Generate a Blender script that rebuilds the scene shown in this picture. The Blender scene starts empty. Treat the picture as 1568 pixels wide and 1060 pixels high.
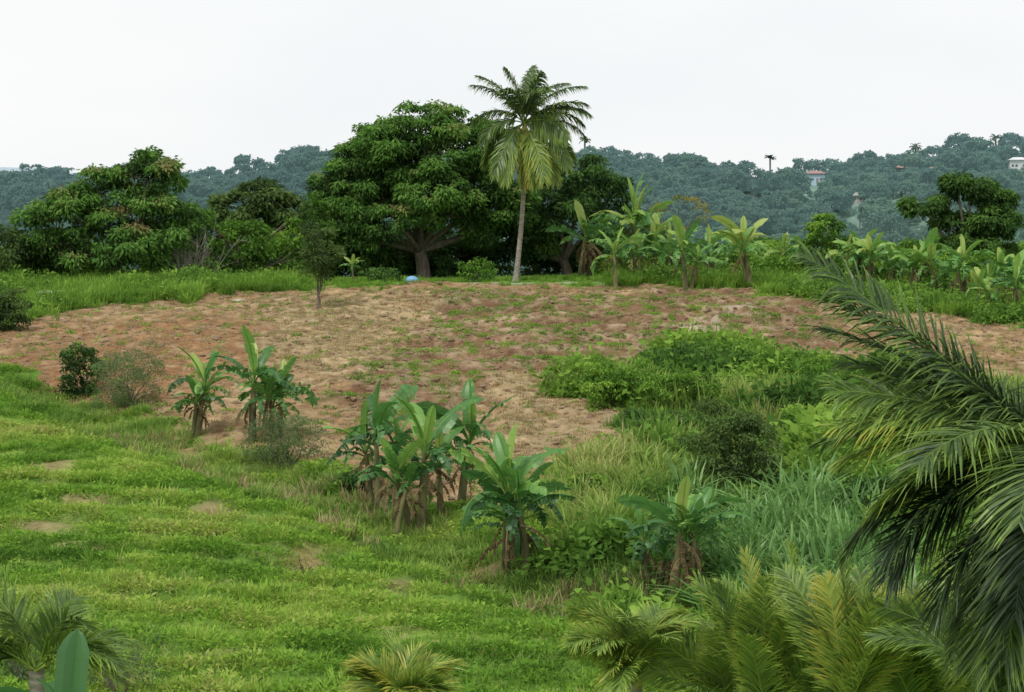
import bpy, bmesh, math, numpy as np
from mathutils import Vector
rng=np.random.default_rng(11)
F=3049.0
scene=bpy.context.scene
R=math.radians
# ---------------------------------------------------------------- noise
LAT=np.random.default_rng(3).random((256,256))
def vn(x,y,s=0):
    x=np.asarray(x,float)+s*17.3; y=np.asarray(y,float)+s*9.1
    xi=np.floor(x).astype(int); yi=np.floor(y).astype(int)
    fx=x-xi; fy=y-yi; fx=fx*fx*(3-2*fx); fy=fy*fy*(3-2*fy)
    a=LAT[xi%256,yi%256]; b=LAT[(xi+1)%256,yi%256]; c=LAT[xi%256,(yi+1)%256]; d=LAT[(xi+1)%256,(yi+1)%256]
    return (a*(1-fx)+b*fx)*(1-fy)+(c*(1-fx)+d*fx)*fy
def fbm(x,y,s=0,o=4):
    r=0;a=.5;t=0
    for i in range(o):
        r=r+a*vn(x*2**i,y*2**i,s+i); t+=a; a*=.5
    return r/t
def sstep(a,b,x):
    t=np.clip((x-a)/(b-a),0,1); return t*t*(3-2*t)
# ---------------------------------------------------------------- terrain height
PY=[-3000,-300,-50,0,25,42,48,55,65,76,89,103,115,122,140,160,200,300,500,12000]
PZ=[20,5,-9,-10.6,-10,-9.1,-8.66,-8.12,-7.25,-6.23,-4.96,-3.38,-1.89,-1.2,-1.25,-2.5,-10,-28,-35,-35]
fy=np.arange(-100,600,1.0); fz=np.interp(fy,PY,PZ)
k=np.exp(-0.5*(np.arange(-8,9)/2.2)**2); k/=k.sum()
fzs=np.convolve(np.pad(fz,8,mode='edge'),k,'valid')
RPX=np.array([-1500,-200,0,60,110,200,300,430,520,700,900,960,1040,1110,1170,1240,1320,1400,1460,1568,1800,3000])
RRW=np.array([350,345,335,318,306,308,309,295,283,278,284,289,292,305,310,298,280,270,258,250,246,258])
RX=(RPX-784)/F*900; RH=(400-RRW)/F*900
# (bearing px, row of floor level, distance, width px, style) of the hillside houses
houses=[(1247,279,840,30,0),(1310,309,760,22,1),(1556,258,850,26,2),(1378,266,860,18,3),(80,306,840,28,3),(1425,268,870,15,3)]
PADS=[((a-784)/F*d,d,(400-r)/F*d-1.2) for a,r,d,_,_ in houses]
def base_h(x,y):
    b=np.interp(y,fy,fzs)
    b=np.where(y>590,-35.0,b); b=np.where(y<-90,np.interp(y,PY,PZ),b)
    b=b-0.55*sstep(8,34,-x)*sstep(90,118,y)*(1-sstep(140,170,y))
    up=sstep(430,900,y)**0.9*(1-0.55*sstep(930,1500,y))
    b=b+(np.interp(x,RX,RH)+35)*up+ sstep(450,600,y)*(fbm(x/60,y/60,5)-.5)*22*(1-sstep(800,900,y)*.75)
    for hx,hy,hz in PADS: b=b+(hz-b)*np.exp(-(((x-hx)/16)**2+((y-hy)/16)**2)**1.5)
    far=np.exp(-((y-2700)/500.)**2)*(np.interp(x,[-1500,-620,-350,0,800],[150,125,80,60,90])+35)
    return np.maximum(b,np.where(y>1500,-35+far,-1e9))
GUL=None
def segdist(x,y,pts):
    d=np.full(np.shape(x),1e9)
    for (x0,y0),(x1,y1) in zip(pts[:-1],pts[1:]):
        t=np.clip(((x-x0)*(x1-x0)+(y-y0)*(y1-y0))/((x1-x0)**2+(y1-y0)**2),0,1)
        d=np.minimum(d,np.hypot(x-x0-t*(x1-x0),y-y0-t*(y1-y0)))
    return d
def H0(x,y):
    z=base_h(x,y)
    if GUL is not None:
        z=z-0.7*np.exp(-(segdist(x,y,GUL)/2.0)**2)
    near=sstep(15,35,y)*(1-sstep(160,220,y))
    z=z+near*(fbm(x/9,y/9,2)-.5)*0.8
    return z
def hitw(px,row,fn=None,dmax=150,dmin=22):
    fn=fn or H0
    ds=np.linspace(dmin,dmax,2600); x=(px-784)/F*ds; zr=-(row-400)/F*ds
    h=fn(x,ds); w=np.nonzero(h>=zr)[0]
    d=ds[w[0]] if len(w) else 123.5
    if len(w) and d>126: d=123.5
    return ((px-784)/F*d,d)
GUL=[hitw(*p) for p in [(60,590),(200,650),(330,690),(520,760),(650,815),(790,885),(950,930),(1080,945)]]
def poly(pts): return np.array([hitw(*p) for p in pts])
def inpoly(x,y,P):
    r=np.zeros(np.shape(x),bool); n=len(P)
    for i in range(n):
        x0,y0=P[i]; x1,y1=P[(i+1)%n]
        if y0==y1: continue
        c=((y0>y)!=(y1>y))&(x<(x1-x0)*(y-y0)/(y1-y0)+x0)
        r^=c
    return r
SOIL=poly([(-90,510),(60,488),(150,472),(300,456),(450,446),(600,438),(780,436),(950,437),(1150,446),(1260,455),(1380,478),(1650,512),(1650,590),(1300,572),(1200,550),(1130,533),(1040,543),(960,558),(900,582),(885,610),(960,650),(985,690),(900,702),(850,722),(790,735),(745,790),(600,805),(520,752),(460,705),(300,668),(200,640),(100,612),(40,572),(-90,560)])
TAN1=poly([(770,560),(860,553),(930,575),(880,600),(970,650),(990,690),(860,722),(770,730),(700,700),(740,640)])
TAN2=poly([(400,456),(690,444),(690,470),(620,520),(560,560),(480,590),(400,540),(390,480)])
RED=poly([(690,446),(1100,447),(1270,470),(1300,500),(1300,570),(1130,530),(900,570),(790,560),(740,625),(640,640),(480,610),(560,560),(650,500)])
ROUGH=poly([(885,600),(1040,540),(1130,530),(1300,570),(1700,600),(1700,1100),(1080,1100),(960,950),(850,870),(860,735),(990,690),(960,640)])
ELEPH=poly([(1075,800),(1160,770),(1300,765),(1400,790),(1420,980),(1090,975)])
TRACK=poly([(1150,466),(1110,470),(1060,500),(1040,515),(1075,515),(1105,490)])
BR=[(130,770,45,10),(320,787,40,7),(470,862,36,22),(745,892,50,14),(80,715,40,8),(610,900,30,7),(270,665,40,14),(60,810,60,10)]
BRW=[(hitw(a,b),c/F*hitw(a,b)[1],d*.10) for a,b,c,d in BR]
def masks(x,y):
    jx=x+(fbm(x/1.6,y/1.6,8)-.5)*3.6+(vn(x*2.3,y*2.3,3)-.5)*1.0; jy=y+(fbm(x/1.6,y/1.6,12)-.5)*6.5+(vn(x*2.3,y*2.3,6)-.5)*1.6
    return dict(soil=inpoly(jx,jy,SOIL),tan=inpoly(jx,jy,TAN1)|inpoly(jx,jy,TAN2),red=inpoly(jx,jy,RED),rough=inpoly(jx,jy,ROUGH),
      ele=inpoly(jx,jy,ELEPH),path=(abs(jx+1.3)<6.6)&(abs(y-121.0-.03*x+(jy-y)*.2)<.8),track=inpoly(jx,jy,TRACK))
def furrow(x,y): return np.sin(2*np.pi*((y-0.08*x+0.010*(x-3)**2)/3.6)+ (fbm(x/8,y/8,21)-.5)*5+(fbm(x*.7,y*.7,22)-.5)*3.0)
def swath(x,y): return np.sin(2*np.pi*((y+0.18*x)/2.3)+(fbm(x/5,y/5,31)-.5)*8)*(.3+1.0*fbm(x/4,y/4,33))
def Hf(x,y,M=None):
    z=H0(x,y)
    if M is None: M=masks(x,y)
    s=M['soil'].astype(float)
    z=z+s*(.17*furrow(x,y)*(.25+.75*M['red'])+(fbm(x*1.1,y*1.1,14,4)-.5)*.36)
    g=(~M['soil'])&(y<117)&(y>20)
    z=z+g*(.08*swath(x,y)+(fbm(x*1.2,y*1.2,17,3)-.5)*.25)
    return z
def G(x,y): return float(Hf(np.array([x],float),np.array([y],float))[0])
# ---------------------------------------------------------------- mesh builder
class MB:
    def __init__(s): s.v=[];s.f=[];s.m=[];s.t=[];s.sm=[];s.n=0
    def add(s,V,Fc,mat=0,tint=.5,smooth=False):
        V=np.asarray(V,float).reshape(-1,3); Fc=np.asarray(Fc,int)
        s.v.append(V); s.f.append(Fc+s.n); s.m.append(np.full(len(Fc),mat)); s.sm.append(np.full(len(Fc),smooth))
        s.t.append(np.full(len(V),float(tint)) if np.ndim(tint)==0 else np.asarray(tint,float)); s.n+=len(V)
    def quads(s,Q,mat=0,tint=.5):
        Q=np.asarray(Q,float); n=len(Q)
        if n==0: return
        t=np.repeat(tint,4) if np.ndim(tint) else tint
        s.add(Q.reshape(-1,3),np.arange(4*n).reshape(n,4),mat,t)
    def mesh(s,name,mats):
        me=bpy.data.meshes.new(name)
        V=np.concatenate(s.v); me.vertices.add(len(V)); me.vertices.foreach_set('co',V.ravel())
        cnt=np.concatenate([np.full(len(f),f.shape[1]) for f in s.f]); L=np.concatenate([f.ravel() for f in s.f])
        me.loops.add(len(L)); me.loops.foreach_set('vertex_index',L.astype(np.int32))
        st=np.concatenate([[0],np.cumsum(cnt)[:-1]])
        me.polygons.add(len(cnt)); me.polygons.foreach_set('loop_start',st.astype(np.int32))
        me.polygons.foreach_set('material_index',np.concatenate(s.m).astype(np.int32))
        me.polygons.foreach_set('use_smooth',np.concatenate(s.sm))
        a=me.attributes.new('tint','FLOAT','POINT'); a.data.foreach_set('value',np.concatenate(s.t).astype(np.float32))
        for m in mats: me.materials.append(m)
        me.update(calc_edges=True); return me
    def obj(s,name,mats,parent=None,link=True):
        o=bpy.data.objects.new(name,s.mesh(name,mats))
        if link: scene.collection.objects.link(o)
        if parent: o.parent=parent
        return o
def nrm(v): return v/np.maximum(np.linalg.norm(v,axis=-1,keepdims=True),1e-9)
def tube(B,pts,rad,sides=7,mat=0,tint=.5):
    pts=np.asarray(pts,float); n=len(pts); rad=np.broadcast_to(rad,(n,))
    T=nrm(np.gradient(pts,axis=0)); ref=np.array([0.31,0.95,0.05]); 
    if abs(T[0]@nrm(ref))>.9: ref=np.array([0.95,.1,.3])
    S=nrm(np.cross(T,ref)); N=np.cross(T,S)
    a=np.arange(sides)*2*np.pi/sides
    V=pts[:,None]+rad[:,None,None]*(np.cos(a)[None,:,None]*S[:,None]+np.sin(a)[None,:,None]*N[:,None])
    i=np.arange(n-1)[:,None]*sides; j=np.arange(sides)[None]
    Fq=np.stack([i+j,i+(j+1)%sides,i+sides+(j+1)%sides,i+sides+j],-1).reshape(-1,4)
    B.add(V.reshape(-1,3),Fq,mat,tint,True)
def limb(B,a,b,r0,r1,mat=0,sag=.1,n=7):
    a=np.array(a,float);b=np.array(b,float);t=np.linspace(0,1,n)[:,None]; L=np.linalg.norm(b-a)
    off=(rng.random(3)-.5)*L*.25; p=a+(b-a)*t+off*np.sin(t*np.pi)+(rng.random((n,3))-.5)*L*.03*np.sin(t*np.pi)
    p[:,2]+=sag*L*np.sin(t[:,0]*np.pi)
    tube(B,p,np.linspace(r0,r1,n),7,mat)
    return p
def leaves(B,P,D,N,L,W,tint,mat):
    D=nrm(D); S=nrm(np.cross(D,N)); L=np.broadcast_to(L,(len(P),))[:,None]; W=np.broadcast_to(W,(len(P),))[:,None]
    m=P+D*L*.45; tip=P+D*L; tip[:,2]-=.12*L[:,0]
    B.quads(np.stack([P,m+S*W*.5,tip,m-S*W*.5],1),mat,tint)
def rdir(n):
    v=rng.normal(size=(n,3)); return nrm(v)
def crown(B,lobes,mat,dens=.55,per=150,leaf=(.34,.14),rs=(.45,.95),inner=True,tb=0.,low=-.45):
    lob=[np.array(l,float) for l in lobes]
    PP=[];DD=[];NN=[];TT=[]
    for i,l in enumerate(lob):
        c=l[:3]; r=l[3:6]; area=4*np.pi*((r[0]*r[1])**1.6/3+2*(r[0]*r[2])**1.6/3)**(1/1.6)
        for shell,fac,q in ((1,1.,1.),(0,.62,.35)):
            if not shell and not inner: continue
            n=max(3,int(area*dens*q)); d=rdir(n); d=d[d[:,2]>low-(.2 if not shell else 0)]
            c2=c+d*r*(fac*rng.uniform(.78,1.12,len(d)))[:,None]
            keep=np.ones(len(d),bool)
            if shell:
                for j,m in enumerate(lob):
                    if j!=i: keep&=(((c2-m[:3])/m[3:6])**2).sum(1)>.62
            for cc,dd in zip(c2[keep],d[keep]):
                r1=rng.uniform(*rs)*(1.2 if not shell else 1); k=max(6,int(per*(r1/.7)**2*(1 if shell else .6))); 
                ld=nrm(rdir(k)+dd*.45+np.array([0,0,.35])); 
                p=cc+ld*np.array([r1,r1,r1*.68])*rng.uniform(.5,1.12,k)[:,None]
                t0=rng.random()
                out=nrm(ld*np.array([1,1,.2])+rng.normal(size=(k,3))*.45+np.array([0,0,-.55]))
                PP.append(p);DD.append(out);NN.append(nrm(ld+rng.normal(size=(k,3))*.5));TT.append(np.clip(.6*t0+.3*rng.random(k)+.15*(ld[:,2])+tb-(0 if shell else .25)+(.35 if rng.random()<.06 else 0),0,1))  # interior shade painted: inner-shell leaves take a darker tint
    P=np.concatenate(PP);k=len(P)
    s=rng.uniform(.7,1.25,k)
    leaves(B,P,np.concatenate(DD),np.concatenate(NN),leaf[0]*s,leaf[1]*s,np.concatenate(TT),mat)
    return k
def blades(B,P,az,h,w,lean,tint,mat=0,st=(0,.4,.75,1)):
    st=np.array(st); n=len(P); u=st[None,:,None]
    A=np.stack([np.cos(az),np.sin(az),0*az],1)[:,None]; h=h[:,None,None]; le=lean[:,None,None]
    C=P[:,None]+A*h*le*u**2+np.array([0,0,1.])*h*(u-.5*le*u**2)
    ta=az+np.pi/2+rng.uniform(-.5,.5,n); S=np.stack([np.cos(ta),np.sin(ta),0*ta],1)[:,None]
    ww=w[:,None,None]*np.array([.7,1,.7,.04])[None,:len(st),None]*.5
    l=C-S*ww; r=C+S*ww
    Q=np.stack([l[:,:-1],r[:,:-1],r[:,1:],l[:,1:]],2).reshape(-1,4,3)
    B.quads(Q,mat,np.repeat(tint,len(st)-1))
def frond(B,base,az,el,L,bend,n=60,leafL=.8,leafW=.045,tint=.5,roll=0.,sag=.45,ml=1,mr=0,azb=0.,rr=.03,fw=.55,pw=1.3,t0=.14,gap=0.):
    m=22; s=np.linspace(0,1,m); ang=el-bend*s**pw; aa=az+azb*s
    D=np.stack([np.cos(aa)*np.cos(ang),np.sin(aa)*np.cos(ang),np.sin(ang)],1)
    pts=np.array(base)+np.concatenate([[[0,0,0]],np.cumsum(D[:-1],0)])*L/(m-1)
    tube(B,pts,np.linspace(rr,rr*.15,m),5,ml,min(1,tint+.2))
    for side in (1,-1):
        t=np.linspace(t0,.995,n)+rng.uniform(-.3,.3,n)/n; t=np.clip(t,0,1)
        if gap>0: t=t[rng.random(n)>gap]
        k=len(t)
        P=np.stack([np.interp(t,s,pts[:,i]) for i in range(3)],1); T=nrm(np.stack([np.interp(t,s,D[:,i]) for i in range(3)],1))
        a2=np.interp(t,s,aa); S=np.stack([-np.sin(a2),np.cos(a2),0*a2],1); N=np.cross(T,S)
        S,N=S*math.cos(roll)+N*math.sin(roll),N*math.cos(roll)-S*math.sin(roll)
        l=leafL*np.clip(np.sin(np.pi*np.clip(.16+.8*t,0,1)),.05,1)**.55*rng.uniform(.8,1.1,k)
        dd=nrm(side*S*.78+T*(fw+.5*t[:,None]**3)+N*.22+rng.normal(size=(k,3))*.1)
        u=np.array([0,.3,.65,1.])[None,:,None]
        sg=(sag*rng.uniform(.5,1.5,k))[:,None,None]
        C=P[:,None]+l[:,None,None]*(dd[:,None]*u*(1-.25*sg*u)+np.array([0,0,-1.])*sg*u**2)
        Wv=nrm(np.cross(dd,N)+rng.normal(size=(k,3))*.3)[:,None]; w=leafW*np.array([.5,1,.75,.06])[None,:,None]*.5
        a,b=C-Wv*w,C+Wv*w
        Q=np.stack([a[:,:-1],b[:,:-1],b[:,1:],a[:,1:]],2).reshape(-1,4,3)
        tv=np.clip(tint+rng.uniform(-.16,.16,k),0,1)[:,None]+np.array([-.05,0,.18])[None]
        B.quads(Q,ml,np.clip(tv,0,1).ravel())
def bleaf(B,base,az,el,L,W,bend,tint,mat,torn=.5,roll=0.,fold=.25):
    m=19; s=np.linspace(0,1,m); ang=el-bend*s**1.25
    D=np.stack([np.cos(az)*np.cos(ang),np.sin(az)*np.cos(ang),np.sin(ang)],1)
    pts=np.array(base)+np.concatenate([[[0,0,0]],np.cumsum(D[:-1],0)])*L/(m-1)
    S=np.array([-math.sin(az),math.cos(az),0.])[None]*np.ones((m,1)); N=np.cross(D,S)
    S,N=S*math.cos(roll)+N*math.sin(roll),N*math.cos(roll)-S*math.sin(roll)
    w=W*.5*np.clip((s-.15)/.14,.06,1)**.7*np.clip((1-s)/.22,.0,1)**.55
    tube(B,pts-N*.012,np.linspace(.035,.008,m)*(L/2),5,mat,min(1,tint+.25))
    jt=.1*min(1.,torn*2.2)
    for side in (1,-1):
        g=0; Q=[];tt=[]; ln=1.
        for i in range(m-1):
            if rng.random()<torn: g=rng.uniform(-.3,1.2)*min(1,torn*1.4); ln=rng.uniform(.65,1.12) if torn>.3 else 1.
            f=fold-g
            e0=pts[i]+(side*S[i]*math.cos(f)+N[i]*math.sin(f))*w[i]*ln; e1=pts[i+1]+(side*S[i+1]*math.cos(f)+N[i+1]*math.sin(f))*w[i+1]*ln
            mx=.25*torn*rng.random(); e0,e1=e0*(1-mx)+e1*mx,e1*(1-mx)+e0*mx
            m0=(pts[i]+e0)/2+N[i]*w[i]*.09; m1=(pts[i+1]+e1)/2+N[i+1]*w[i+1]*.09
            Q.append([pts[i],pts[i+1],m1,m0]);Q.append([m0,m1,e1,e0]); v=tint+rng.uniform(-jt,jt); tt+=[v,v+(.25 if rng.random()<.24*torn else 0)]
        B.quads(np.array(Q),mat,np.clip(np.array(tt),0,1))
# ---------------------------------------------------------------- materials
def newmat(name):
    m=bpy.data.materials.new(name); m.use_nodes=True; nt=m.node_tree; nt.nodes.clear(); return m,nt
def N_(nt,t,**kw):
    n=nt.nodes.new(t)
    for a,b in kw.items(): setattr(n,a,b)
    return n
def leafmat(name,cols,trans=.3,nscale=.35,inst=False,rough=.45,spec=0.,nw=.5,haze=None,mul=1.):
    m,nt=newmat(name); L=nt.links
    at=N_(nt,'ShaderNodeAttribute',attribute_name='tint')
    geo=N_(nt,'ShaderNodeNewGeometry')
    no=N_(nt,'ShaderNodeTexNoise'); no.inputs['Scale'].default_value=nscale; no.inputs['Detail'].default_value=3; L.new(geo.outputs['Position'],no.inputs['Vector'])
    s=N_(nt,'ShaderNodeMath',operation='SUBTRACT'); L.new(no.outputs['Fac'],s.inputs[0]); s.inputs[1].default_value=.5
    s2=N_(nt,'ShaderNodeMath',operation='MULTIPLY_ADD'); L.new(s.outputs[0],s2.inputs[0]); s2.inputs[1].default_value=nw*2
    if inst:
        ia=N_(nt,'ShaderNodeAttribute',attribute_name='itint',attribute_type='INSTANCER')
        mx=N_(nt,'ShaderNodeMath',operation='MULTIPLY_ADD'); L.new(ia.outputs['Fac'],mx.inputs[0]); mx.inputs[1].default_value=.65
        m4=N_(nt,'ShaderNodeMath',operation='MULTIPLY'); L.new(at.outputs['Fac'],m4.inputs[0]); m4.inputs[1].default_value=.35
        L.new(m4.outputs[0],mx.inputs[2]); L.new(mx.outputs[0],s2.inputs[2])
    else: L.new(at.outputs['Fac'],s2.inputs[2])
    rp=N_(nt,'ShaderNodeValToRGB'); L.new(s2.outputs[0],rp.inputs[0])
    el=rp.color_ramp.elements
    while len(el)<len(cols): el.new(.5)
    for i,c in enumerate(cols): el[i].position=i/(len(cols)-1); el[i].color=(c[0]*mul,c[1]*mul,c[2]*mul,1)
    col=rp.outputs[0]
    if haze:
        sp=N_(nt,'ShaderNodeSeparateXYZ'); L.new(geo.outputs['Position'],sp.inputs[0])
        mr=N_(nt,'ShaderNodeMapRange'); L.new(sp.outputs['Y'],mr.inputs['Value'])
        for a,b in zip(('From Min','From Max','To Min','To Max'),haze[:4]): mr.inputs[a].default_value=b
        mi=N_(nt,'ShaderNodeMix',data_type='RGBA'); L.new(mr.outputs[0],mi.inputs[0]); L.new(col,mi.inputs[6]); mi.inputs[7].default_value=(*haze[4],1); col=mi.outputs[2]  # leaf colour itself fades to a bluish haze tint with distance
    p=N_(nt,'ShaderNodeBsdfDiffuse'); L.new(col,p.inputs['Color']); po=p.outputs[0]
    if spec>0:
        gl=N_(nt,'ShaderNodeBsdfGlossy'); gl.inputs['Roughness'].default_value=rough; gl.inputs['Color'].default_value=(.9,.95,.9,1)
        m0=N_(nt,'ShaderNodeMixShader'); m0.inputs[0].default_value=spec; L.new(po,m0.inputs[1]); L.new(gl.outputs[0],m0.inputs[2]); po=m0.outputs[0]
    t=N_(nt,'ShaderNodeBsdfTranslucent'); L.new(col,t.inputs['Color'])
    ms=N_(nt,'ShaderNodeMixShader'); ms.inputs[0].default_value=trans; L.new(po,ms.inputs[1]); L.new(t.outputs[0],ms.inputs[2]); out=ms.outputs[0]
    if haze:   # aerial haze painted in: leaves emit a faint glow that grows with distance
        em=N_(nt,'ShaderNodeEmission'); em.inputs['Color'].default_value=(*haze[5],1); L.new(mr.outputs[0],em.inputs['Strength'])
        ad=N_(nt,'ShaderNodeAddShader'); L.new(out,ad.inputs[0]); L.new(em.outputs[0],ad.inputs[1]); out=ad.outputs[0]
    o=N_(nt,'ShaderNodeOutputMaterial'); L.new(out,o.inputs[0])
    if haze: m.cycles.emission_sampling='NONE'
    return m
def rough(name,c1,c2,sc=3.,bump=.3,r=.85,stretch=(1,1,1)):
    m,nt=newmat(name); L=nt.links
    tc=N_(nt,'ShaderNodeTexCoord'); mp=N_(nt,'ShaderNodeMapping'); mp.inputs['Scale'].default_value=stretch; L.new(tc.outputs['Object'],mp.inputs[0])
    no=N_(nt,'ShaderNodeTexNoise'); no.inputs['Scale'].default_value=sc; no.inputs['Detail'].default_value=6; L.new(mp.outputs[0],no.inputs['Vector'])
    rp=N_(nt,'ShaderNodeValToRGB'); rp.color_ramp.elements[0].position=.3; rp.color_ramp.elements[1].position=.7
    rp.color_ramp.elements[0].color=(*c1,1); rp.color_ramp.elements[1].color=(*c2,1); L.new(no.outputs['Fac'],rp.inputs[0])
    p=N_(nt,'ShaderNodeBsdfPrincipled'); L.new(rp.outputs[0],p.inputs['Base Color']); p.inputs['Roughness'].default_value=r
    b=N_(nt,'ShaderNodeBump'); b.inputs['Strength'].default_value=bump; b.inputs['Distance'].default_value=.05; L.new(no.outputs['Fac'],b.inputs['Height']); L.new(b.outputs[0],p.inputs['Normal'])
    o=N_(nt,'ShaderNodeOutputMaterial'); L.new(p.outputs[0],o.inputs[0]); return m
bark=rough('bark',(.07,.055,.04),(.2,.17,.13),5,.6,stretch=(1,1,.3))
pbark=rough('palm_bark',(.16,.14,.11),(.36,.33,.28),4,.4,stretch=(1,1,4))
bstem=rough('banana_stem',(.06,.055,.025),(.2,.19,.075),4,.3,stretch=(1,1,.4))
mango=leafmat('mango_leaves',[(.03,.06,.02),(.06,.125,.03),(.10,.215,.045),(.15,.29,.06),(.23,.2,.09)],.3,.22,nw=.34,mul=1.1)
mangod=leafmat('dark_leaves',[(.028,.055,.022),(.05,.105,.032),(.085,.17,.042),(.125,.235,.055)],.3,.25,nw=.3)
mangob=leafmat('bright_leaves',[(.045,.095,.022),(.1,.21,.035),(.17,.33,.05),(.27,.43,.07)],.35,.3,nw=.35)
olive=leafmat('olive_leaves',[(.045,.075,.03),(.09,.15,.045),(.15,.23,.07)],.3,.3)
greyg=leafmat('feathery_leaves',[(.09,.13,.06),(.15,.22,.09),(.22,.31,.13)],.35,.5)
dryl=leafmat('dry_yellow_leaves',[(.16,.19,.05),(.33,.29,.08),(.4,.26,.09)],.3,.5)
banl=leafmat('banana_leaves',[(.035,.095,.035),(.07,.19,.055),(.125,.30,.07),(.23,.44,.09),(.4,.5,.12)],.35,.6,nw=.15,rough=.4,spec=.05)
band=leafmat('dead_banana_leaves',[(.09,.06,.035),(.22,.16,.085),(.36,.28,.15)],.25,.8,nw=.3)
palml=leafmat('palm_leaflets',[(.022,.045,.022),(.065,.115,.04),(.15,.25,.05),(.29,.42,.07),(.5,.46,.08)],.32,.8,nw=.12,rough=.4,spec=.05)
farl=leafmat('hazed_distant_leaves',[(.05,.085,.045),(.1,.18,.06),(.21,.32,.09)],.4,.02,True,nw=.4,haze=(430,950,.36,.78,(.13,.215,.22),(.062,.100,.106)))
farb=rough('distant_bark',(.18,.19,.19),(.24,.25,.25),1,.1)
# ---------------------------------------------------------------- ground
xs=np.concatenate([-np.geomspace(36.2,4500,60)[::-1],np.arange(-36,36.01,.17),np.geomspace(36.2,4500,60)])
ys=np.concatenate([[-3000,-1200,-500,-200,-80,-30,-8],np.arange(4,38,1.2),np.arange(38,126,.17),np.arange(126,170,.8),np.geomspace(171,900,140),np.geomspace(912,9000,70)])
X,Y=np.meshgrid(xs,ys); M=masks(X,Y); Z=Hf(X,Y,M)
nx,ny=len(xs),len(ys)
B=MB(); i=np.arange(ny-1)[:,None]*nx; j=np.arange(nx-1)[None]
B.add(np.stack([X,Y,Z],-1),np.stack([i+j,i+j+1,i+nx+j+1,i+nx+j],-1).reshape(-1,4),0,.5,True)
C=np.zeros(X.shape+(3,)); C[:]=(.12,.22,.04)
def setc(mask,c,w=1.):
    w=(mask*w)[...,None]; C[:]=C*(1-w)+np.array(c)*w
n1=fbm(X/4,Y/4,41); n2=fbm(X*.9,Y*.9,45); n3=fbm(X/12,Y/12,48); n4=fbm(X*2.2,Y*.8,49); n5=fbm(X*3.1,Y*2.2,52)
setc(Y<117,(.22,.32,.06),sstep(.4,.7,n1))
setc(Y<117,(.28,.28,.11),sstep(.58,.78,n2)*.7)
setc(M['rough'],(.15,.2,.065))
red=M['soil']&M['red']; fr=furrow(X,Y)
setc(M['soil'],(.28,.185,.10)); setc(M['soil'],(.36,.26,.145),sstep(.4,.7,n1)); setc(M['soil'],(.21,.125,.065),sstep(.50,.72,n2)*.75)
setc(M['soil'],(.20,.12,.065),sstep(.4,1.,-fr)*.4)
left=M['soil']&(X<-12)&(Y<112); setc(left,(.25,.13,.065),sstep(.42,.62,n3)*.7)
setc(M['soil']&M['tan'],(.38,.30,.175),.75*sstep(.3,.55,n2+.06))
setc(red,(.19,.115,.07),.9); setc(red,(.13,.068,.042),sstep(.1,1.,-fr)*.75*sstep(.3,.5,n2))
setc(red,(.33,.25,.165),sstep(.3,.95,fr+(n2-.5)*4)*.8); setc(M['soil'],(.34,.27,.17),sstep(.52,.66,n5)*.55); setc(red,(.16,.16,.06),sstep(.45,.62,n4)*sstep(-.5,.5,fr)*.5)
setc(M['track']&M['soil'],(.40,.34,.26),.7)
setc(M['path'],(.44,.41,.37),.7*sstep(.3,.6,n2))
for (bx,by),rx,ry in BRW:
    q=np.exp(-(((X-bx)/rx)**2+((Y-by)/max(ry,1.))**2))*(.4+1.2*n2); setc(q>0,(.28,.21,.12),np.clip(q*1.3,0,1)*.8)
far=sstep(150,450,Y); C[:]=C*(1-far[...,None])+np.array((.18,.28,.23))*far[...,None]  # far slopes tinted blue-green: haze put into the ground colour
fa2=sstep(1500,2300,Y); C[:]=C*(1-fa2[...,None])+np.array((.38,.47,.52))*fa2[...,None]  # farthest ridge paler still, painted as thicker haze
gm,nt=newmat('ground_soil_and_grass'); L=nt.links
at=N_(nt,'ShaderNodeAttribute',attribute_name='Col'); geo=N_(nt,'ShaderNodeNewGeometry')
na=N_(nt,'ShaderNodeTexNoise'); na.inputs['Scale'].default_value=2.2; na.inputs['Detail'].default_value=9; na.inputs['Roughness'].default_value=.7; L.new(geo.outputs['Position'],na.inputs['Vector'])
nb=N_(nt,'ShaderNodeTexNoise'); nb.inputs['Scale'].default_value=.5; nb.inputs['Detail'].default_value=5; L.new(geo.outputs['Position'],nb.inputs['Vector'])
r1=N_(nt,'ShaderNodeMapRange'); L.new(na.outputs['Fac'],r1.inputs['Value']); r1.inputs['From Min'].default_value=.3; r1.inputs['From Max'].default_value=.7; r1.inputs['To Min'].default_value=.6; r1.inputs['To Max'].default_value=1.35
r2=N_(nt,'ShaderNodeMapRange'); L.new(nb.outputs['Fac'],r2.inputs['Value']); r2.inputs['From Min'].default_value=.3; r2.inputs['From Max'].default_value=.7; r2.inputs['To Min'].default_value=.8; r2.inputs['To Max'].default_value=1.2
mm=N_(nt,'ShaderNodeMath',operation='MULTIPLY'); L.new(r1.outputs[0],mm.inputs[0]); L.new(r2.outputs[0],mm.inputs[1])
vm=N_(nt,'ShaderNodeVectorMath',operation='SCALE'); L.new(at.outputs['Color'],vm.inputs[0]); L.new(mm.outputs[0],vm.inputs['Scale'])
p=N_(nt,'ShaderNodeBsdfDiffuse'); L.new(vm.outputs[0],p.inputs['Color'])
bp=N_(nt,'ShaderNodeBump'); bp.inputs['Strength'].default_value=.8; bp.inputs['Distance'].default_value=.1; L.new(na.outputs['Fac'],bp.inputs['Height']); L.new(bp.outputs[0],p.inputs['Normal'])
o=N_(nt,'ShaderNodeOutputMaterial'); L.new(p.outputs[0],o.inputs[0])
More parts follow.
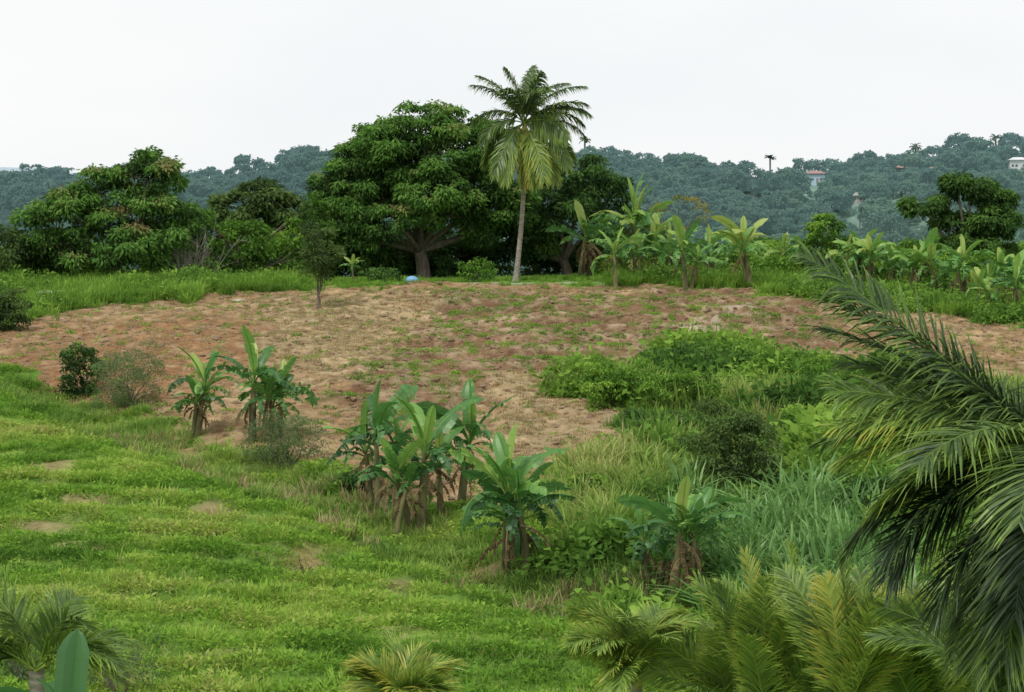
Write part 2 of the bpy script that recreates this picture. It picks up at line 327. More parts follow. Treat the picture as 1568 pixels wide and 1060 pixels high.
go=B.obj('ground',[gm]); ca=go.data.attributes.new('Col','FLOAT_COLOR','POINT'); ca.data.foreach_set('color',np.concatenate([C,np.ones(X.shape+(1,))],-1).astype(np.float32).ravel())
# ---------------------------------------------------------------- scatter
def scatter(name,P,sc,srcs,it=None,tilt=.12):
    n=len(P); print(name,n); me=bpy.data.meshes.new(name); me.vertices.add(n); me.vertices.foreach_set('co',np.asarray(P,float).ravel())
    rot=np.stack([rng.normal(size=n)*tilt,rng.normal(size=n)*tilt,rng.random(n)*6.283],1)
    me.attributes.new('rot','FLOAT_VECTOR','POINT').data.foreach_set('vector',rot.astype(np.float32).ravel())
    me.attributes.new('scl','FLOAT','POINT').data.foreach_set('value',np.asarray(sc,np.float32))
    me.attributes.new('idx','INT','POINT').data.foreach_set('value',rng.integers(0,len(srcs),n).astype(np.int32))
    me.attributes.new('itint','FLOAT','POINT').data.foreach_set('value',np.asarray(rng.random(n) if it is None else np.clip(it,0,1),np.float32))
    ob=bpy.data.objects.new(name,me); scene.collection.objects.link(ob)
    col=bpy.data.collections.new(name+'_parts')
    for s in srcs: col.objects.link(s)
    ng=bpy.data.node_groups.new(name+'_gn','GeometryNodeTree')
    ng.interface.new_socket('Geometry',in_out='INPUT',socket_type='NodeSocketGeometry'); ng.interface.new_socket('Geometry',in_out='OUTPUT',socket_type='NodeSocketGeometry')
    gi=ng.nodes.new('NodeGroupInput'); gout=ng.nodes.new('NodeGroupOutput'); ip=ng.nodes.new('GeometryNodeInstanceOnPoints'); ci=ng.nodes.new('GeometryNodeCollectionInfo')
    ci.inputs['Collection'].default_value=col; ci.inputs['Separate Children'].default_value=True; ci.inputs['Reset Children'].default_value=True
    def na_(nm,t): q=ng.nodes.new('GeometryNodeInputNamedAttribute'); q.data_type=t; q.inputs['Name'].default_value=nm; return q.outputs['Attribute']
    er=ng.nodes.new('FunctionNodeEulerToRotation'); K=ng.links
    K.new(na_('rot','FLOAT_VECTOR'),er.inputs[0]); K.new(er.outputs[0],ip.inputs['Rotation']); K.new(na_('scl','FLOAT'),ip.inputs['Scale'])
    K.new(na_('idx','INT'),ip.inputs['Instance Index']); ip.inputs['Pick Instance'].default_value=True
    K.new(gi.outputs[0],ip.inputs['Points']); K.new(ci.outputs[0],ip.inputs['Instance']); K.new(ip.outputs[0],gout.inputs[0])
    md=ob.modifiers.new('scatter','NODES'); md.node_group=ng; return ob
herbm=leafmat('field_herb_leaves',[(.08,.17,.03),(.14,.29,.04),(.22,.40,.055),(.33,.48,.08),(.44,.46,.15)],.35,.18,True,nw=.5)
grassm=leafmat('grass_blades',[(.10,.19,.05),(.18,.31,.065),(.27,.41,.09),(.39,.47,.14),(.48,.42,.21)],.35,.15,True,nw=.4)
crestm=leafmat('crest_grass_blades',[(.11,.21,.04),(.2,.36,.055),(.3,.47,.09)],.35,.15,True,nw=.4)
drym=leafmat('dry_grass_blades',[(.25,.19,.1),(.42,.34,.18),(.54,.46,.27)],.25,.3,True,nw=.3)
elem=leafmat('elephant_grass_blades',[(.10,.21,.06),(.19,.37,.10),(.38,.55,.22)],.35,.4,True,nw=.25,rough=.4,spec=.04)
shrm=leafmat('scrub_leaves',[(.055,.12,.03),(.12,.24,.045),(.2,.36,.06),(.3,.45,.08)],.35,.25,True,nw=.4)
def src_herb(nm,n,mat,r=.26,h=.16,l=(.13,.065)):
    B=MB(); a=rng.random(n)*6.283; q=np.sqrt(rng.random(n))*r; P=np.stack([np.cos(a)*q,np.sin(a)*q,h*(1-(q/r)**2)*rng.uniform(.3,1.1,n)],1)
    D=nrm(np.stack([np.cos(a),np.sin(a),0*a],1)*.7+rng.normal(size=(n,3))*.6+[0,0,.45]); N=nrm(rng.normal(size=(n,3))*.7+[0,0,1])
    s=rng.uniform(.6,1.3,n); leaves(B,P,D,N,l[0]*s,l[1]*s,rng.random(n),0)
    return B.obj(nm,[mat],link=False)
def src_grass(nm,n,mat,r,h,w,lean=.7):
    B=MB(); a=rng.random(n)*6.283; q=np.sqrt(rng.random(n))*r; P=np.stack([np.cos(a)*q,np.sin(a)*q,-.03+0*q],1)
    blades(B,P,a+rng.normal(size=n)*.7,h*rng.uniform(.5,1.15,n),np.full(n,w),rng.uniform(.1,lean,n),rng.random(n))
    return B.obj(nm,[mat],link=False)
def src_shrub(nm,mat,r=.5,h=.5,n=260,l=(.16,.09)):
    B=MB(); d=rdir(n); d[:,2]=np.abs(d[:,2]); P=d*np.array([r,r,h])*rng.uniform(.5,1.1,n)[:,None]*(1+.35*np.sin(d[:,:1]*7+d[:,1:2]*5+rng.random()*6))
    D=nrm(d*[1,1,.3]+rng.normal(size=(n,3))*.6); s=rng.uniform(.6,1.4,n); leaves(B,P,D,nrm(d+rng.normal(size=(n,3))*.5),l[0]*s,l[1]*s,np.clip(rng.random(n)*.7+.3*d[:,2],0,1),0)
    a=rng.random(14)*6.283; blades(B,np.stack([np.cos(a)*r*.4,np.sin(a)*r*.4,0*a],1),a,h*rng.uniform(1.1,1.7,14),np.full(14,.03),rng.uniform(.1,.8,14),rng.random(14))
    return B.obj(nm,[mat],link=False)
def wedge(n,y0,y1,mx=3.0):
    y=np.sqrt(rng.random(n)*(y1*y1-y0*y0)+y0*y0); x=(rng.random(n)*2-1)*(.2575*y+mx); return x,y
def put(x,y,dz=0.): return np.stack([x,y,Hf(x,y)+dz],1)
herbs=[src_herb('field_herb_%02d'%i,80,herbm,.3,.12,(.085,.038)) for i in range(4)]
gr=[src_grass('grass_tuft_%02d'%i,36,grassm,.25,.5,.024,.9) for i in range(4)]
dgt=[src_grass('dry_tuft_%02d'%i,26,drym,.25,.6,.022,.7) for i in range(3)]
sg=[src_grass('short_grass_%02d'%i,40,herbm,.3,.24,.02,1.1) for i in range(4)]
cg=[src_grass('crest_grass_%02d'%i,34,crestm,.35,.8,.055,.8) for i in range(3)]
dg=[src_grass('dry_grass_%02d'%i,26,drym,.2,.2,.022,1.2) for i in range(3)]
eg=[src_grass('elephant_grass_%02d'%i,34,elem,.4,1.7,.085,1.35) for i in range(4)]
sh=[src_shrub('scrub_%02d'%i,shrm) for i in range(4)]
x,y=wedge(40000,36,100); m=masks(x,y); sw=swath(x,y); br=np.zeros(len(x))
for (bx,by),rx,ry in BRW: br=np.maximum(br,np.exp(-(((x-bx)/rx)**2+((y-by)/max(ry,1.))**2)))
k=(~m['soil'])&(~m['rough'])&(br*rng.uniform(.5,1.5,len(x))<.4)&(rng.random(len(x))<np.clip(1.3-y/110,0,1)*(.75+.5*sw)); x,y,sw=x[k],y[k],sw[k]
tn=.38+.2*sw+(fbm(x/3,y/5,61)-.5)*2.1+rng.normal(size=len(x))*.13-.12*sstep(58,44,y)*sstep(-4,4,x); h=rng.random(len(x))<.6
scatter('field_weeds',put(x[h],y[h],-.02),rng.uniform(.6,1.7,h.sum())*(1+.35*sw[h]),herbs,tn[h])
h=~h; scatter('field_grass',put(x[h],y[h],-.02),rng.uniform(.6,1.6,h.sum())*(1+.35*sw[h]),sg,tn[h]+.04)
x,y=wedge(18000,36,100); m=masks(x,y); gd=segdist(x,y,GUL)
k=(~m['soil'])&(~m['rough'])&((rng.random(len(x))<.08)|(gd<2.2)|((x>-1)&(rng.random(len(x))<.22))); x,y,gd=x[k],y[k],gd[k]
scatter('meadow_grass',put(x,y,-.02),rng.uniform(.4,.8,len(x))*(1+.7*(gd<1.8)),gr,.33+(fbm(x/3,y/3,61)-.5)*1.4+.15*(gd<1.5)+rng.normal(size=len(x))*.15)
x,y=wedge(38000,34,116); m=masks(x,y); k=m['rough']&(~m['soil'])&(~m['ele']); x,y=x[k],y[k]; f=fbm(x/4,y/4,71)
scatter('rough_grass',put(x,y,-.02),rng.uniform(.6,1.6,len(x))*(1+.8*(f>.55)),gr,.34+(f-.5)*2.4+rng.normal(size=len(x))*.18)
x,y=wedge(14000,34,116); m=masks(x,y); f=fbm(x/3,y/3,73); gd=segdist(x,y,GUL); k=((m['rough']&(f>.55))|((gd<2.0)&(f>.5)&(y<75)))&(~m['soil'])&(~m['ele']); x,y=x[k],y[k]
scatter('tall_dry_grass',put(x,y,-.02),rng.uniform(.5,1.4,len(x)),dgt)
x,y=wedge(10000,34,116); m=masks(x,y); f=fbm(x/3,y/3,75); k=m['rough']&(~m['ele'])&(~m['soil'])&((f>.49)|((y>82)&(f>.40))); x,y,f=x[k],y[k],f[k]
scatter('scrub_thicket',put(x,y,-.05),rng.uniform(.35,1.6,len(x))*(.6+1.7*np.clip(f-.42,0,1)*2.5),sh,.45+(fbm(x/4,y/4,77)-.5)*2.8+rng.normal(size=len(x))*.16)
x,y=wedge(3800,36,80); m=masks(x,y); k=m['ele']; x,y=x[k],y[k]
scatter('elephant_grass',put(x,y,-.05),rng.uniform(.5,1.15,len(x))*(.7+.5*fbm(x/2,y/2,91)),eg,(fbm(x/2,y/2,92)-.5)*2+.5)
x,y=wedge(20000,106,134); m=masks(x,y); k=(~m['soil'])&(~m['path'])&(~m['rough']); c=(y>121)&(y<125.5)&(x>-8)&(x<6)&(rng.random(len(x))<.5); k&=~c; x,y=x[k],y[k]
f=fbm(x/3,y/3,81)
scatter('crest_grass',put(x,y,-.03),rng.uniform(.4,1.15,len(x))*(.45+.65*((x<-13)|(x>6)))*(.6+.8*f),cg,.42+(f-.5)*2.2+rng.normal(size=len(x))*.12)
x,y=wedge(2600,100,128,3); m=masks(x,y); f=fbm(x/4,y/4,83); k=(~m['soil'])&(~m['path'])&(~m['rough'])&(f>.46)&((x<-14)|(x>8)); x,y=x[k],y[k]
scatter('crest_scrub',put(x,y,-.05),rng.uniform(.7,1.9,len(x)),sh,rng.random(len(x)))
x,y=wedge(60000,60,124); m=masks(x,y); f=fbm(x*2.2,y*.8,49)
pr=np.where(m['red'],.42*sstep(-.3,1.,furrow(x,y)+(f-.5)*5),.02+.15*sstep(.55,.7,f)); k=m['soil']&(rng.random(len(x))<pr)&(~m['track'])&(~m['path']); x,y=x[k],y[k]
scatter('soil_weeds',put(x,y,-.03),rng.uniform(.25,.95,len(x)),[src_herb('weed_%02d'%i,45,herbm,.28,.2,(.14,.06)) for i in range(3)],rng.random(len(x))*.55)
x,y=wedge(45000,60,124); m=masks(x,y); k=m['soil']&(~m['path'])&((m['tan']&(~m['red'])&(rng.random(len(x))<.7))|(rng.random(len(x))<.3)); x,y=x[k],y[k]
scatter('dry_grass',put(x,y,-.02),rng.uniform(.4,1.2,len(x)),dg)
clm=rough('soil_clod',(.13,.075,.045),(.29,.2,.12),6,.3)
def clod(nm):
    bm=bmesh.new(); bmesh.ops.create_icosphere(bm,subdivisions=1,radius=.12)
    for v in bm.verts: v.co*=rng.uniform(.6,1.2); v.co.z*=.6
    me=bpy.data.meshes.new(nm); bm.to_mesh(me); bm.free(); me.materials.append(clm); return bpy.data.objects.new(nm,me)
x,y=wedge(26000,60,122); m=masks(x,y); k=m['soil']&(rng.random(len(x))<np.where(m['red'],.6,.2)); x,y=x[k],y[k]
scatter('soil_clods',put(x,y,0),rng.uniform(.2,1.35,len(x))**1.7,[clod('clod_%02d'%i) for i in range(3)])
# ---------------------------------------------------------------- distant forest
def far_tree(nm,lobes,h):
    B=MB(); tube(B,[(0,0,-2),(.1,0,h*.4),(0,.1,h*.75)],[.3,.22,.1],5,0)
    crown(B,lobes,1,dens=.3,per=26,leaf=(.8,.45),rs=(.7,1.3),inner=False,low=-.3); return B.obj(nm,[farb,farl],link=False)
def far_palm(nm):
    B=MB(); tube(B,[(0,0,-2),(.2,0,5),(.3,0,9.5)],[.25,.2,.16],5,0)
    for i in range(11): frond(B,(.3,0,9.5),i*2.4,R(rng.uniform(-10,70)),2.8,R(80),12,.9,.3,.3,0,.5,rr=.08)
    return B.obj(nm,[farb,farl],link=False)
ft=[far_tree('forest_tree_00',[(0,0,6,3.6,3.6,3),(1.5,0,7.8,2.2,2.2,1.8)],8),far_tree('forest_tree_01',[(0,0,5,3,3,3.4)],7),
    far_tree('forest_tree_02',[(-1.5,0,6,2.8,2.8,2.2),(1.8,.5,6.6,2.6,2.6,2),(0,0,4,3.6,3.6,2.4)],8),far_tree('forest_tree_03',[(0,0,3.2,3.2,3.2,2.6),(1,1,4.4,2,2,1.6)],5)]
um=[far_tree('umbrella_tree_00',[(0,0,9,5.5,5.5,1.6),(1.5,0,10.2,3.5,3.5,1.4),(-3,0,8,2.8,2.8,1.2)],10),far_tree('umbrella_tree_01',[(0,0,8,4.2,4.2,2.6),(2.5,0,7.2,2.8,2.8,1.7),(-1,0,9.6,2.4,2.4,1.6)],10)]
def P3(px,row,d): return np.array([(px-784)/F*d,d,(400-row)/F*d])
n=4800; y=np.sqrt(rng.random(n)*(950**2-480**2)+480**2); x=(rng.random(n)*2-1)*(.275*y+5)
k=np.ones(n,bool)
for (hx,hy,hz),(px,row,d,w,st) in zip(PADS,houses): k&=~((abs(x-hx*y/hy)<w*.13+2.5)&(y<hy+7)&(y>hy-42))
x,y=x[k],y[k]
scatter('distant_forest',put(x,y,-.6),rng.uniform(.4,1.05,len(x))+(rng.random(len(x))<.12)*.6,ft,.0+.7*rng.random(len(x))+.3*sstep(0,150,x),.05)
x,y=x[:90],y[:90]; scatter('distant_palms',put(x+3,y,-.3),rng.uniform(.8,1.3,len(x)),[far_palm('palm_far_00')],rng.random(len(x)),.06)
U=[(460,0,1.5),(485,1,1.1),(300,1,1.2),(1043,0,1.35),(975,1,1.05),(1470,1,1.3),(1310,1,.95),(90,1,1.25),(65,1,.9),(120,1,.9),(1210,1,.6),(1240,0,.7),(1545,1,1.2),(1115,1,.7),(1065,1,.8),(380,1,.9),(935,1,.9),(1425,1,1.0),(1290,1,.8),(345,1,.7),(1330,1,.9),(1000,1,.7)]
xu=np.array([(a-784)/F*900 for a,_,_ in U])
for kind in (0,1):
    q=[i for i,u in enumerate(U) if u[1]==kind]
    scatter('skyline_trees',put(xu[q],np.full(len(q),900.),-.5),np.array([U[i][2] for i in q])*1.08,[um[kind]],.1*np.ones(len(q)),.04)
wallm=[rough('house_wall_blue',(.4,.55,.65),(.45,.6,.7),1,.05),rough('house_wall_grey',(.4,.4,.38),(.48,.48,.45),1,.05),rough('house_wall_white',(.65,.67,.68),(.7,.72,.72),1,.05),rough('house_wall_cream',(.45,.43,.4),(.52,.5,.47),1,.05)]
roofm=[rough('roof_red',(.3,.19,.18),(.36,.23,.21),1,.05),rough('roof_grey',(.33,.33,.31),(.4,.39,.37),1,.05),rough('roof_white',(.6,.62,.63),(.66,.68,.68),1,.05),rough('roof_rust',(.32,.22,.19),(.38,.27,.23),1,.05)]
glassm=rough('window_dark',(.1,.13,.15),(.13,.17,.19),1,0,.3)
def box(B,a,b,mat=0):
    (x0,y0,z0),(x1,y1,z1)=a,b
    B.add([(x0,y0,z0),(x1,y0,z0),(x1,y1,z0),(x0,y1,z0),(x0,y0,z1),(x1,y0,z1),(x1,y1,z1),(x0,y1,z1)],[(0,3,2,1),(4,5,6,7),(0,1,5,4),(1,2,6,5),(2,3,7,6),(3,0,4,7)],mat)
for (px,row,d,w,st),(hx,hy,hz) in zip(houses,PADS):
    e=bpy.data.objects.new('hillside_house',None); scene.collection.objects.link(e); e.location=(hx,hy,G(hx,hy)+.8); e.rotation_euler[2]=rng.uniform(-.3,.3)
    W=w/F*hy/2; Hh=3.6 if st in(0,2) else 2.4
    B=MB(); box(B,(-W,-3,-4),(W,3,Hh)); B.obj('walls',[wallm[st]],e)
    B=MB(); box(B,(-W-.7,-3.8,Hh+.003),(W+.7,3.8,Hh+.2)); B.add([(-W-.7,-3.8,Hh+.21),(W+.7,-3.8,Hh+.21),(W+.7,3.8,Hh+.21),(-W-.7,3.8,Hh+.21),(-W*.5,0,Hh+1.4),(W*.5,0,Hh+1.4)],[(0,1,5,4),(2,3,4,5)]); B.add([(-W-.7,-3.8,Hh+.21),(-W*.5,0,Hh+1.4),(-W-.7,3.8,Hh+.21),(W+.7,-3.8,Hh+.21),(W+.7,3.8,Hh+.21),(W*.5,0,Hh+1.4)],[(0,1,2),(3,4,5)]); B.obj('roof',[roofm[st]],e)
    B=MB()
    for q in (-.65,-.22,.62): box(B,(q*W-.5,-3.06,.8),(q*W+.5,-2.99,1.8)) 
    B.obj('windows',[glassm],e); B=MB(); box(B,(.15*W,-3.07,-.2),(.15*W+.9,-2.98,1.8)); B.obj('door',[roofm[st]],e)
# ---------------------------------------------------------------- trees
def tree(name,px,d,lobes,mat,trunk_r=.3,leaf=(.34,.14),per=150,dens=.55,rs=(.45,.95),tb=0,fork=.35,low=-.45,inner=True):
    B=MB(); m=d/F
    bx=(px-784)*m; bz=G(bx,d); bs=np.array([bx,d,bz-.1])
    L=[]
    for l in lobes:
        c=P3(l[0],l[1],d); off=l[4] if len(l)>4 else rng.uniform(-.35,.35)*l[2]*m
        L.append((c[0],d+off,c[2],l[2]*m,l[2]*m*.95,l[3]*m))
    top=np.mean([l[:3] for l in L],0); fk=bs+(top-bs)*np.array([.35,.35,fork]); 
    tube(B,np.array([bs,bs+(fk-bs)*.12,bs+(fk-bs)*.6+[.06,.05,0],fk]),[trunk_r*1.5,trunk_r*1.05,trunk_r*.9,trunk_r*.8],9,0)
    for l in L:
        c=np.array(l[:3]); p=limb(B,fk,c,trunk_r*.5,trunk_r*.12,0,.02)
        for q in range(3):
            tgt=c+rdir(1)[0]*np.array(l[3:6])*.8; limb(B,p[rng.integers(3,6)],tgt,trunk_r*.16,trunk_r*.04,0,.03,5)
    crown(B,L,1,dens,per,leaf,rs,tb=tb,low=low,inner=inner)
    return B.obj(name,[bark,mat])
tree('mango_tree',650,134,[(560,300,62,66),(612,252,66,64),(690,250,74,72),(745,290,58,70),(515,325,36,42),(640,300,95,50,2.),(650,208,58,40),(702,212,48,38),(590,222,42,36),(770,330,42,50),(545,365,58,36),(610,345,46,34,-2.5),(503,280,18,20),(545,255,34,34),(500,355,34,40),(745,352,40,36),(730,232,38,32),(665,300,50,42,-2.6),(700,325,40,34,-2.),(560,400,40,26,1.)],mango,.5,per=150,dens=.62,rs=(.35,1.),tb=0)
tree('mango_tree',870,138,[(850,300,58,54),(905,290,46,42),(935,312,30,48),(880,345,60,50),(815,340,42,56),(925,360,38,40),(780,372,36,40),(860,385,40,30),(700,385,40,26,3.)],mangod,.4,per=140)
tree('mango_tree',185,128,[(232,302,50,60),(178,312,54,50),(118,332,46,46),(76,352,34,38),(258,352,42,50),(180,380,80,46),(150,290,36,28),(235,262,32,24),(110,392,60,36),(75,395,36,32)],mango,.35,per=140,dens=.65,rs=(.35,.95))
tree('breadfruit_tree',400,150,[(400,312,48,26),(360,330,35,30),(440,335,38,32),(400,350,60,35)],olive,.25,leaf=(.4,.2),per=110)
tree('almond_tree',-10,126,[(-10,372,38,30),(8,392,28,22)],olive,.2,per=110)
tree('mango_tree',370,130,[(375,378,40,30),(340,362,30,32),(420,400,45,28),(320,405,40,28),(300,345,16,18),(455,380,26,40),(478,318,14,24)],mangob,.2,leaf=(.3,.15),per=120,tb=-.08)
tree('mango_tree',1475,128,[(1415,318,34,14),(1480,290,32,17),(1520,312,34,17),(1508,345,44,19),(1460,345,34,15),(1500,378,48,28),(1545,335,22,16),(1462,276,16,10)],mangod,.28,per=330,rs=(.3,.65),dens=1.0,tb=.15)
tree('guava_tree',1262,124,[(1262,348,24,20),(1250,376,24,20),(1280,374,22,20)],mangob,.14,leaf=(.24,.12),per=260,rs=(.3,.55),dens=1.1)
tree('flamboyant_tree',1035,142,[(1040,318,32,18),(1015,335,25,20),(1065,330,18,14),(1030,355,30,16)],dryl,.14,leaf=(.22,.1),per=110,rs=(.25,.6),inner=False,tb=-.25)
sx,sd=hitw(487,473)
tree('young_citrus_tree',487,sd,[(487,372,20,26),(474,400,22,20),(502,398,20,22),(486,348,12,12),(490,422,22,12)],olive,.1,leaf=(.18,.09),per=330,rs=(.22,.48),fork=.25,dens=1.5)
def shrub(name,px,row,w,h,mat,leaf=(.15,.08),per=380,rs=(.16,.4),n=5,dens=2.4,tb=0.):
    sx,sd=hitw(px,row); m=sd/F; L=[]
    B=MB(); z=G(sx,sd)
    for i in range(n):
        a=rng.uniform(-.38,.38)*w*m; zz=(rng.uniform(.2,.66)-.25*abs(a/(w*m)))*h*m; r=w*m*rng.uniform(.16,.32)
        L.append((sx+a,sd+rng.uniform(-.3,.3)*w*m,z+zz,r,r,max(.2,(h*m-zz)*rng.uniform(.6,1.)))) 
        limb(B,(sx,sd,z-.1),L[-1][:3],.04,.012,0,.03,5)
    crown(B,L,1,dens,per,leaf,rs,low=-.8,tb=tb); return B.obj(name,[bark,mat])
shrub('shrub',122,606,66,84,mangod); shrub('feathery_shrub',197,622,100,92,greyg,(.1,.028),400,n=12,dens=2.,rs=(.12,.5)); shrub('feathery_shrub',440,716,125,84,greyg,(.1,.03),380,n=12,dens=1.9,rs=(.12,.45))
shrub('shrub',1135,756,125,128,olive,(.13,.07),n=10,tb=.15); shrub('shrub',945,622,100,66,mangob,n=7,tb=.1); shrub('shrub',5,505,80,70,olive,n=6)
shrub('shrub',1260,690,120,66,mangob,n=8,tb=.15); shrub('shrub',1200,595,130,55,mangob,n=8); shrub('shrub',1330,795,85,70,mangod,n=6); shrub('shrub',1040,625,110,60,mangob,n=7,tb=.1)
shrub('shrub',1110,560,80,40,mangob,n=6); shrub('shrub',1050,575,60,45,mangod,n=6,tb=.15); shrub('shrub',1290,620,80,55,mangob,n=6); shrub('shrub',1190,720,70,60,mangob,n=6,tb=.1)
shrub('shrub',720,431,65,38,mangob,(.2,.1),160,n=5); shrub('shrub',590,431,60,20,mangod,per=160,n=5); shrub('shrub',1000,665,70,30,olive,n=6,tb=.1)
shrub('shrub',965,655,22,28,mangod,n=3); shrub('shrub',1220,640,100,50,mangod,n=6,tb=.15); shrub('shrub',900,770,60,36,mangob,n=5); shrub('shrub',550,755,40,26,mangod,n=4)
shrub('feathery_shrub',180,1075,150,110,greyg,(.08,.03),300,n=7); shrub('feathery_shrub',30,1040,120,100,greyg,(.08,.03),300,n=7)
shrub('dried_bush',468,882,60,44,dryl,(.09,.02),230,n=5,dens=1.6); shrub('dried_bush',745,900,70,26,dryl,(.09,.02),150,n=5)
def under(px0,px1,d,row,h,n,mat,name='undergrowth',tb=0.):
    B=MB(); L=[]; m=d/F
    for i in range(n):
        px=px0+(px1-px0)*(i+rng.random())/n; c=P3(px,row,d+rng.uniform(-2,3)); z=G(c[0],c[1]); r=h*rng.uniform(.5,1.15)*m; L.append((c[0],c[1],z+r*.5,r*1.2,r,r))
        limb(B,(c[0],c[1],z-.1),(c[0],c[1],z+r*.7),.05,.02,0,0,4)
    crown(B,L,1,1.1,130,(.3,.14),(.3,.7),inner=False,tb=tb); return B.obj(name,[bark,mat])
under(30,470,136,420,44,20,mangob,tb=-.1); under(480,960,143,420,50,20,mangod,tb=-.15); under(480,700,137,415,26,12,mangod,tb=-.1); under(940,1568,134,420,38,34,mangob); under(1200,1600,122,430,26,16,mangob,tb=.1); under(-60,140,131,430,30,9,mangob); under(940,1230,128,425,22,14,mangob,tb=.15)
B=MB(); c=P3(290,430,127); z=G(c[0],c[1]); tw=rough('bare_twigs',(.2,.17,.15),(.34,.3,.27),4)
for i in range(45):
    a=rng.normal()*1.2; b=np.array([c[0]+a,c[1]+rng.normal()*.6,z+rng.uniform(1,3.2)]); p=limb(B,(c[0]+a*.3,c[1],z-.1),b,.03,.008,0,.05,6)
    for q in range(3): limb(B,p[rng.integers(2,5)],b+rng.normal(size=3)*.6,.012,.005,0,.05,4)
B.obj('bare_shrub',[tw])
# ---------------------------------------------------------------- bananas
def banana(px,row,hpx,stems=2,tb=0.,dry=.25,dd=None,droop=1.,torn=.6,sp=1.,big=1.):
    if dd: bx,by=(px-784)/F*dd,dd
    else: bx,by=hitw(px,row)
    h=hpx/F*by; B=MB(); z0=G(bx,by)
    for s in range(stems):
        ox,oy=(0,0) if s==0 else (rng.uniform(-.6,.6)*h*.34*sp,rng.uniform(-.5,.5)*h*.3)
        hs=h*(1 if s==0 else rng.uniform(.55,.97)); st=hs*.56; r=.027*hs+.02
        lx,ly=rng.normal(size=2)*.09*hs
        p=np.array([[bx+ox,by+oy,z0-.1],[bx+ox+lx*.4,by+oy+ly*.4,z0+st*.5],[bx+ox+lx,by+oy+ly,z0+st]])
        tube(B,p,[r*1.3,r,r*.5],8,0); top=p[-1]
        nl=int(rng.integers(8,12)*big); a0=rng.random()*6.28
        for i in range(nl):
            q=i/(nl-1); az=a0+i*2.4+rng.normal()*.35; el=R(82-50*q+rng.normal()*10); L=hs*.58*rng.uniform(.75,1.1)*(.8 if i==0 else 1); bend=(R(38)+R(95)*q**.7)*droop*rng.uniform(.6,1.3)
            if i==0: bend=R(15)
            bleaf(B,top-[0,0,.12*q*hs*.5],az,el,L,L*rng.uniform(.2,.27),bend,np.clip(.56-.36*q+tb+rng.normal()*.15+(.22 if i==0 else 0),0,1),1,torn*(.25+1.2*q),rng.normal()*.5,.35-.6*q)
        for i in range(int(nl*dry)):
            az=rng.random()*6.28; bleaf(B,top-[0,0,rng.uniform(.05,.4)*st],az,R(rng.uniform(-50,0)),hs*.33,hs*.07,R(80),rng.random(),2,.9,rng.normal()*.5,-.9)
    return B.obj('banana_plant',[bstem,banl,band])
for a in [(300,668,138,3,.1,.5),(385,680,172,3,.02,.5),(428,668,130,2,-.03,.4),(580,784,195,3,-.06,.5),(645,814,225,3,.02,.5),(705,780,185,2,-.02,.5),(775,890,195,2,-.02,.4),(812,882,235,2,.05,.4),(1035,925,200,3,.05,.6),(1080,893,140,2,.0,.4),(995,900,130,2,.08,.4)]: banana(*a)
for a in [(888,428,115,2,.15,1.8,127),(962,430,152,2,.2,.3,128),(985,430,130,2,.2,.3,128),(943,442,100,1,.1,.3),(1000,430,100,2,.2,.3,126),(975,430,80,2,.1,.3,124),(1025,432,90,2,.25,.3,126),(1050,447,108,2,.15,.3),(1085,432,92,2,.2,.3,125),(1108,430,88,2,.25,.3,127),(1150,443,118,2,.35,.2),(1190,430,80,2,.2,.3,126),(1222,430,75,2,.1,.3,128),
    (1300,440,88,3,.25,.3,120),(1340,445,90,3,.2,.3,118),(1400,450,95,3,.2,.3,116),(1435,455,95,3,.25,.3,115),(1480,465,108,3,.2,.3,113),(1525,470,95,3,.2,.3,112),(1558,480,90,3,.15,.3,108),(541,431,42,1,.3,.1),(1320,440,65,3,.2,.3,126),(1130,430,60,2,.1,.3,129),(1370,450,70,3,.25,.3,118),(1500,480,70,2,.3,.3,108)]: banana(*a)
# ---------------------------------------------------------------- coconut palm (crest)
def palm_trunk(B,b,t,r0,r1,bow=.3,n=40,sides=10):
    b=np.array(b,float);t=np.array(t,float);u=np.linspace(0,1,n); p=b+(t-b)*u[:,None]; p[:,0]+=bow*np.sin(u*np.pi)
    r=np.interp(u,[0,.05,.15,1],[r0*1.7,r0*1.2,r0,r1])*(1+.05*(np.arange(n)%2)); tube(B,p,r,sides,0); 
d=122.5; B=MB(); bx=(789-784)/F*d; top=P3(803,190,d); palm_trunk(B,(bx,d,G(bx,d)-.2),top,.16,.11,.18)
fr_=[(172,66,4.2,50,.3),(158,60,4.4,60,.25),(120,80,4.0,40,.35),(60,80,4.2,45,.35),(95,76,4.3,45,.3),(35,66,4.4,65,.3),(10,54,4.6,60,.3),(-15,40,4.3,60,.35),(340,28,4.,75,.3),(5,16,4.2,70,.35),(20,-10,4.2,60,.45),(330,-22,4.2,55,.5),(300,-40,4.3,45,.65),(275,-50,4.4,35,.65),(250,-40,4.3,45,.55),(230,-38,4.2,45,.45),(190,-20,3.6,65,.4),(170,-38,3.6,50,.4),(205,15,3.3,105,.3),(250,60,4.,80,.25),(290,62,4.2,80,.25),(310,70,4.2,60,.3),(60,35,4,80,.3),(285,-62,4.0,20,.8),(262,-66,4.0,15,.72),(215,-52,3.9,30,.55),(355,-48,4.2,38,.65),(315,10,4.,70,.4),(0,35,4.4,70,.3),(185,40,3.5,100,.3)]
for az,el,L_,bd,t in fr_: frond(B,top+rng.normal(size=3)*.06,R(az+rng.normal()*6),R(el),L_,R(bd),84,1.1,.085,t,rng.normal()*.5,.55,rr=.045,azb=R(rng.normal()*16))
nutm=rough('coconut',(.2,.2,.05),(.3,.25,.08),4)
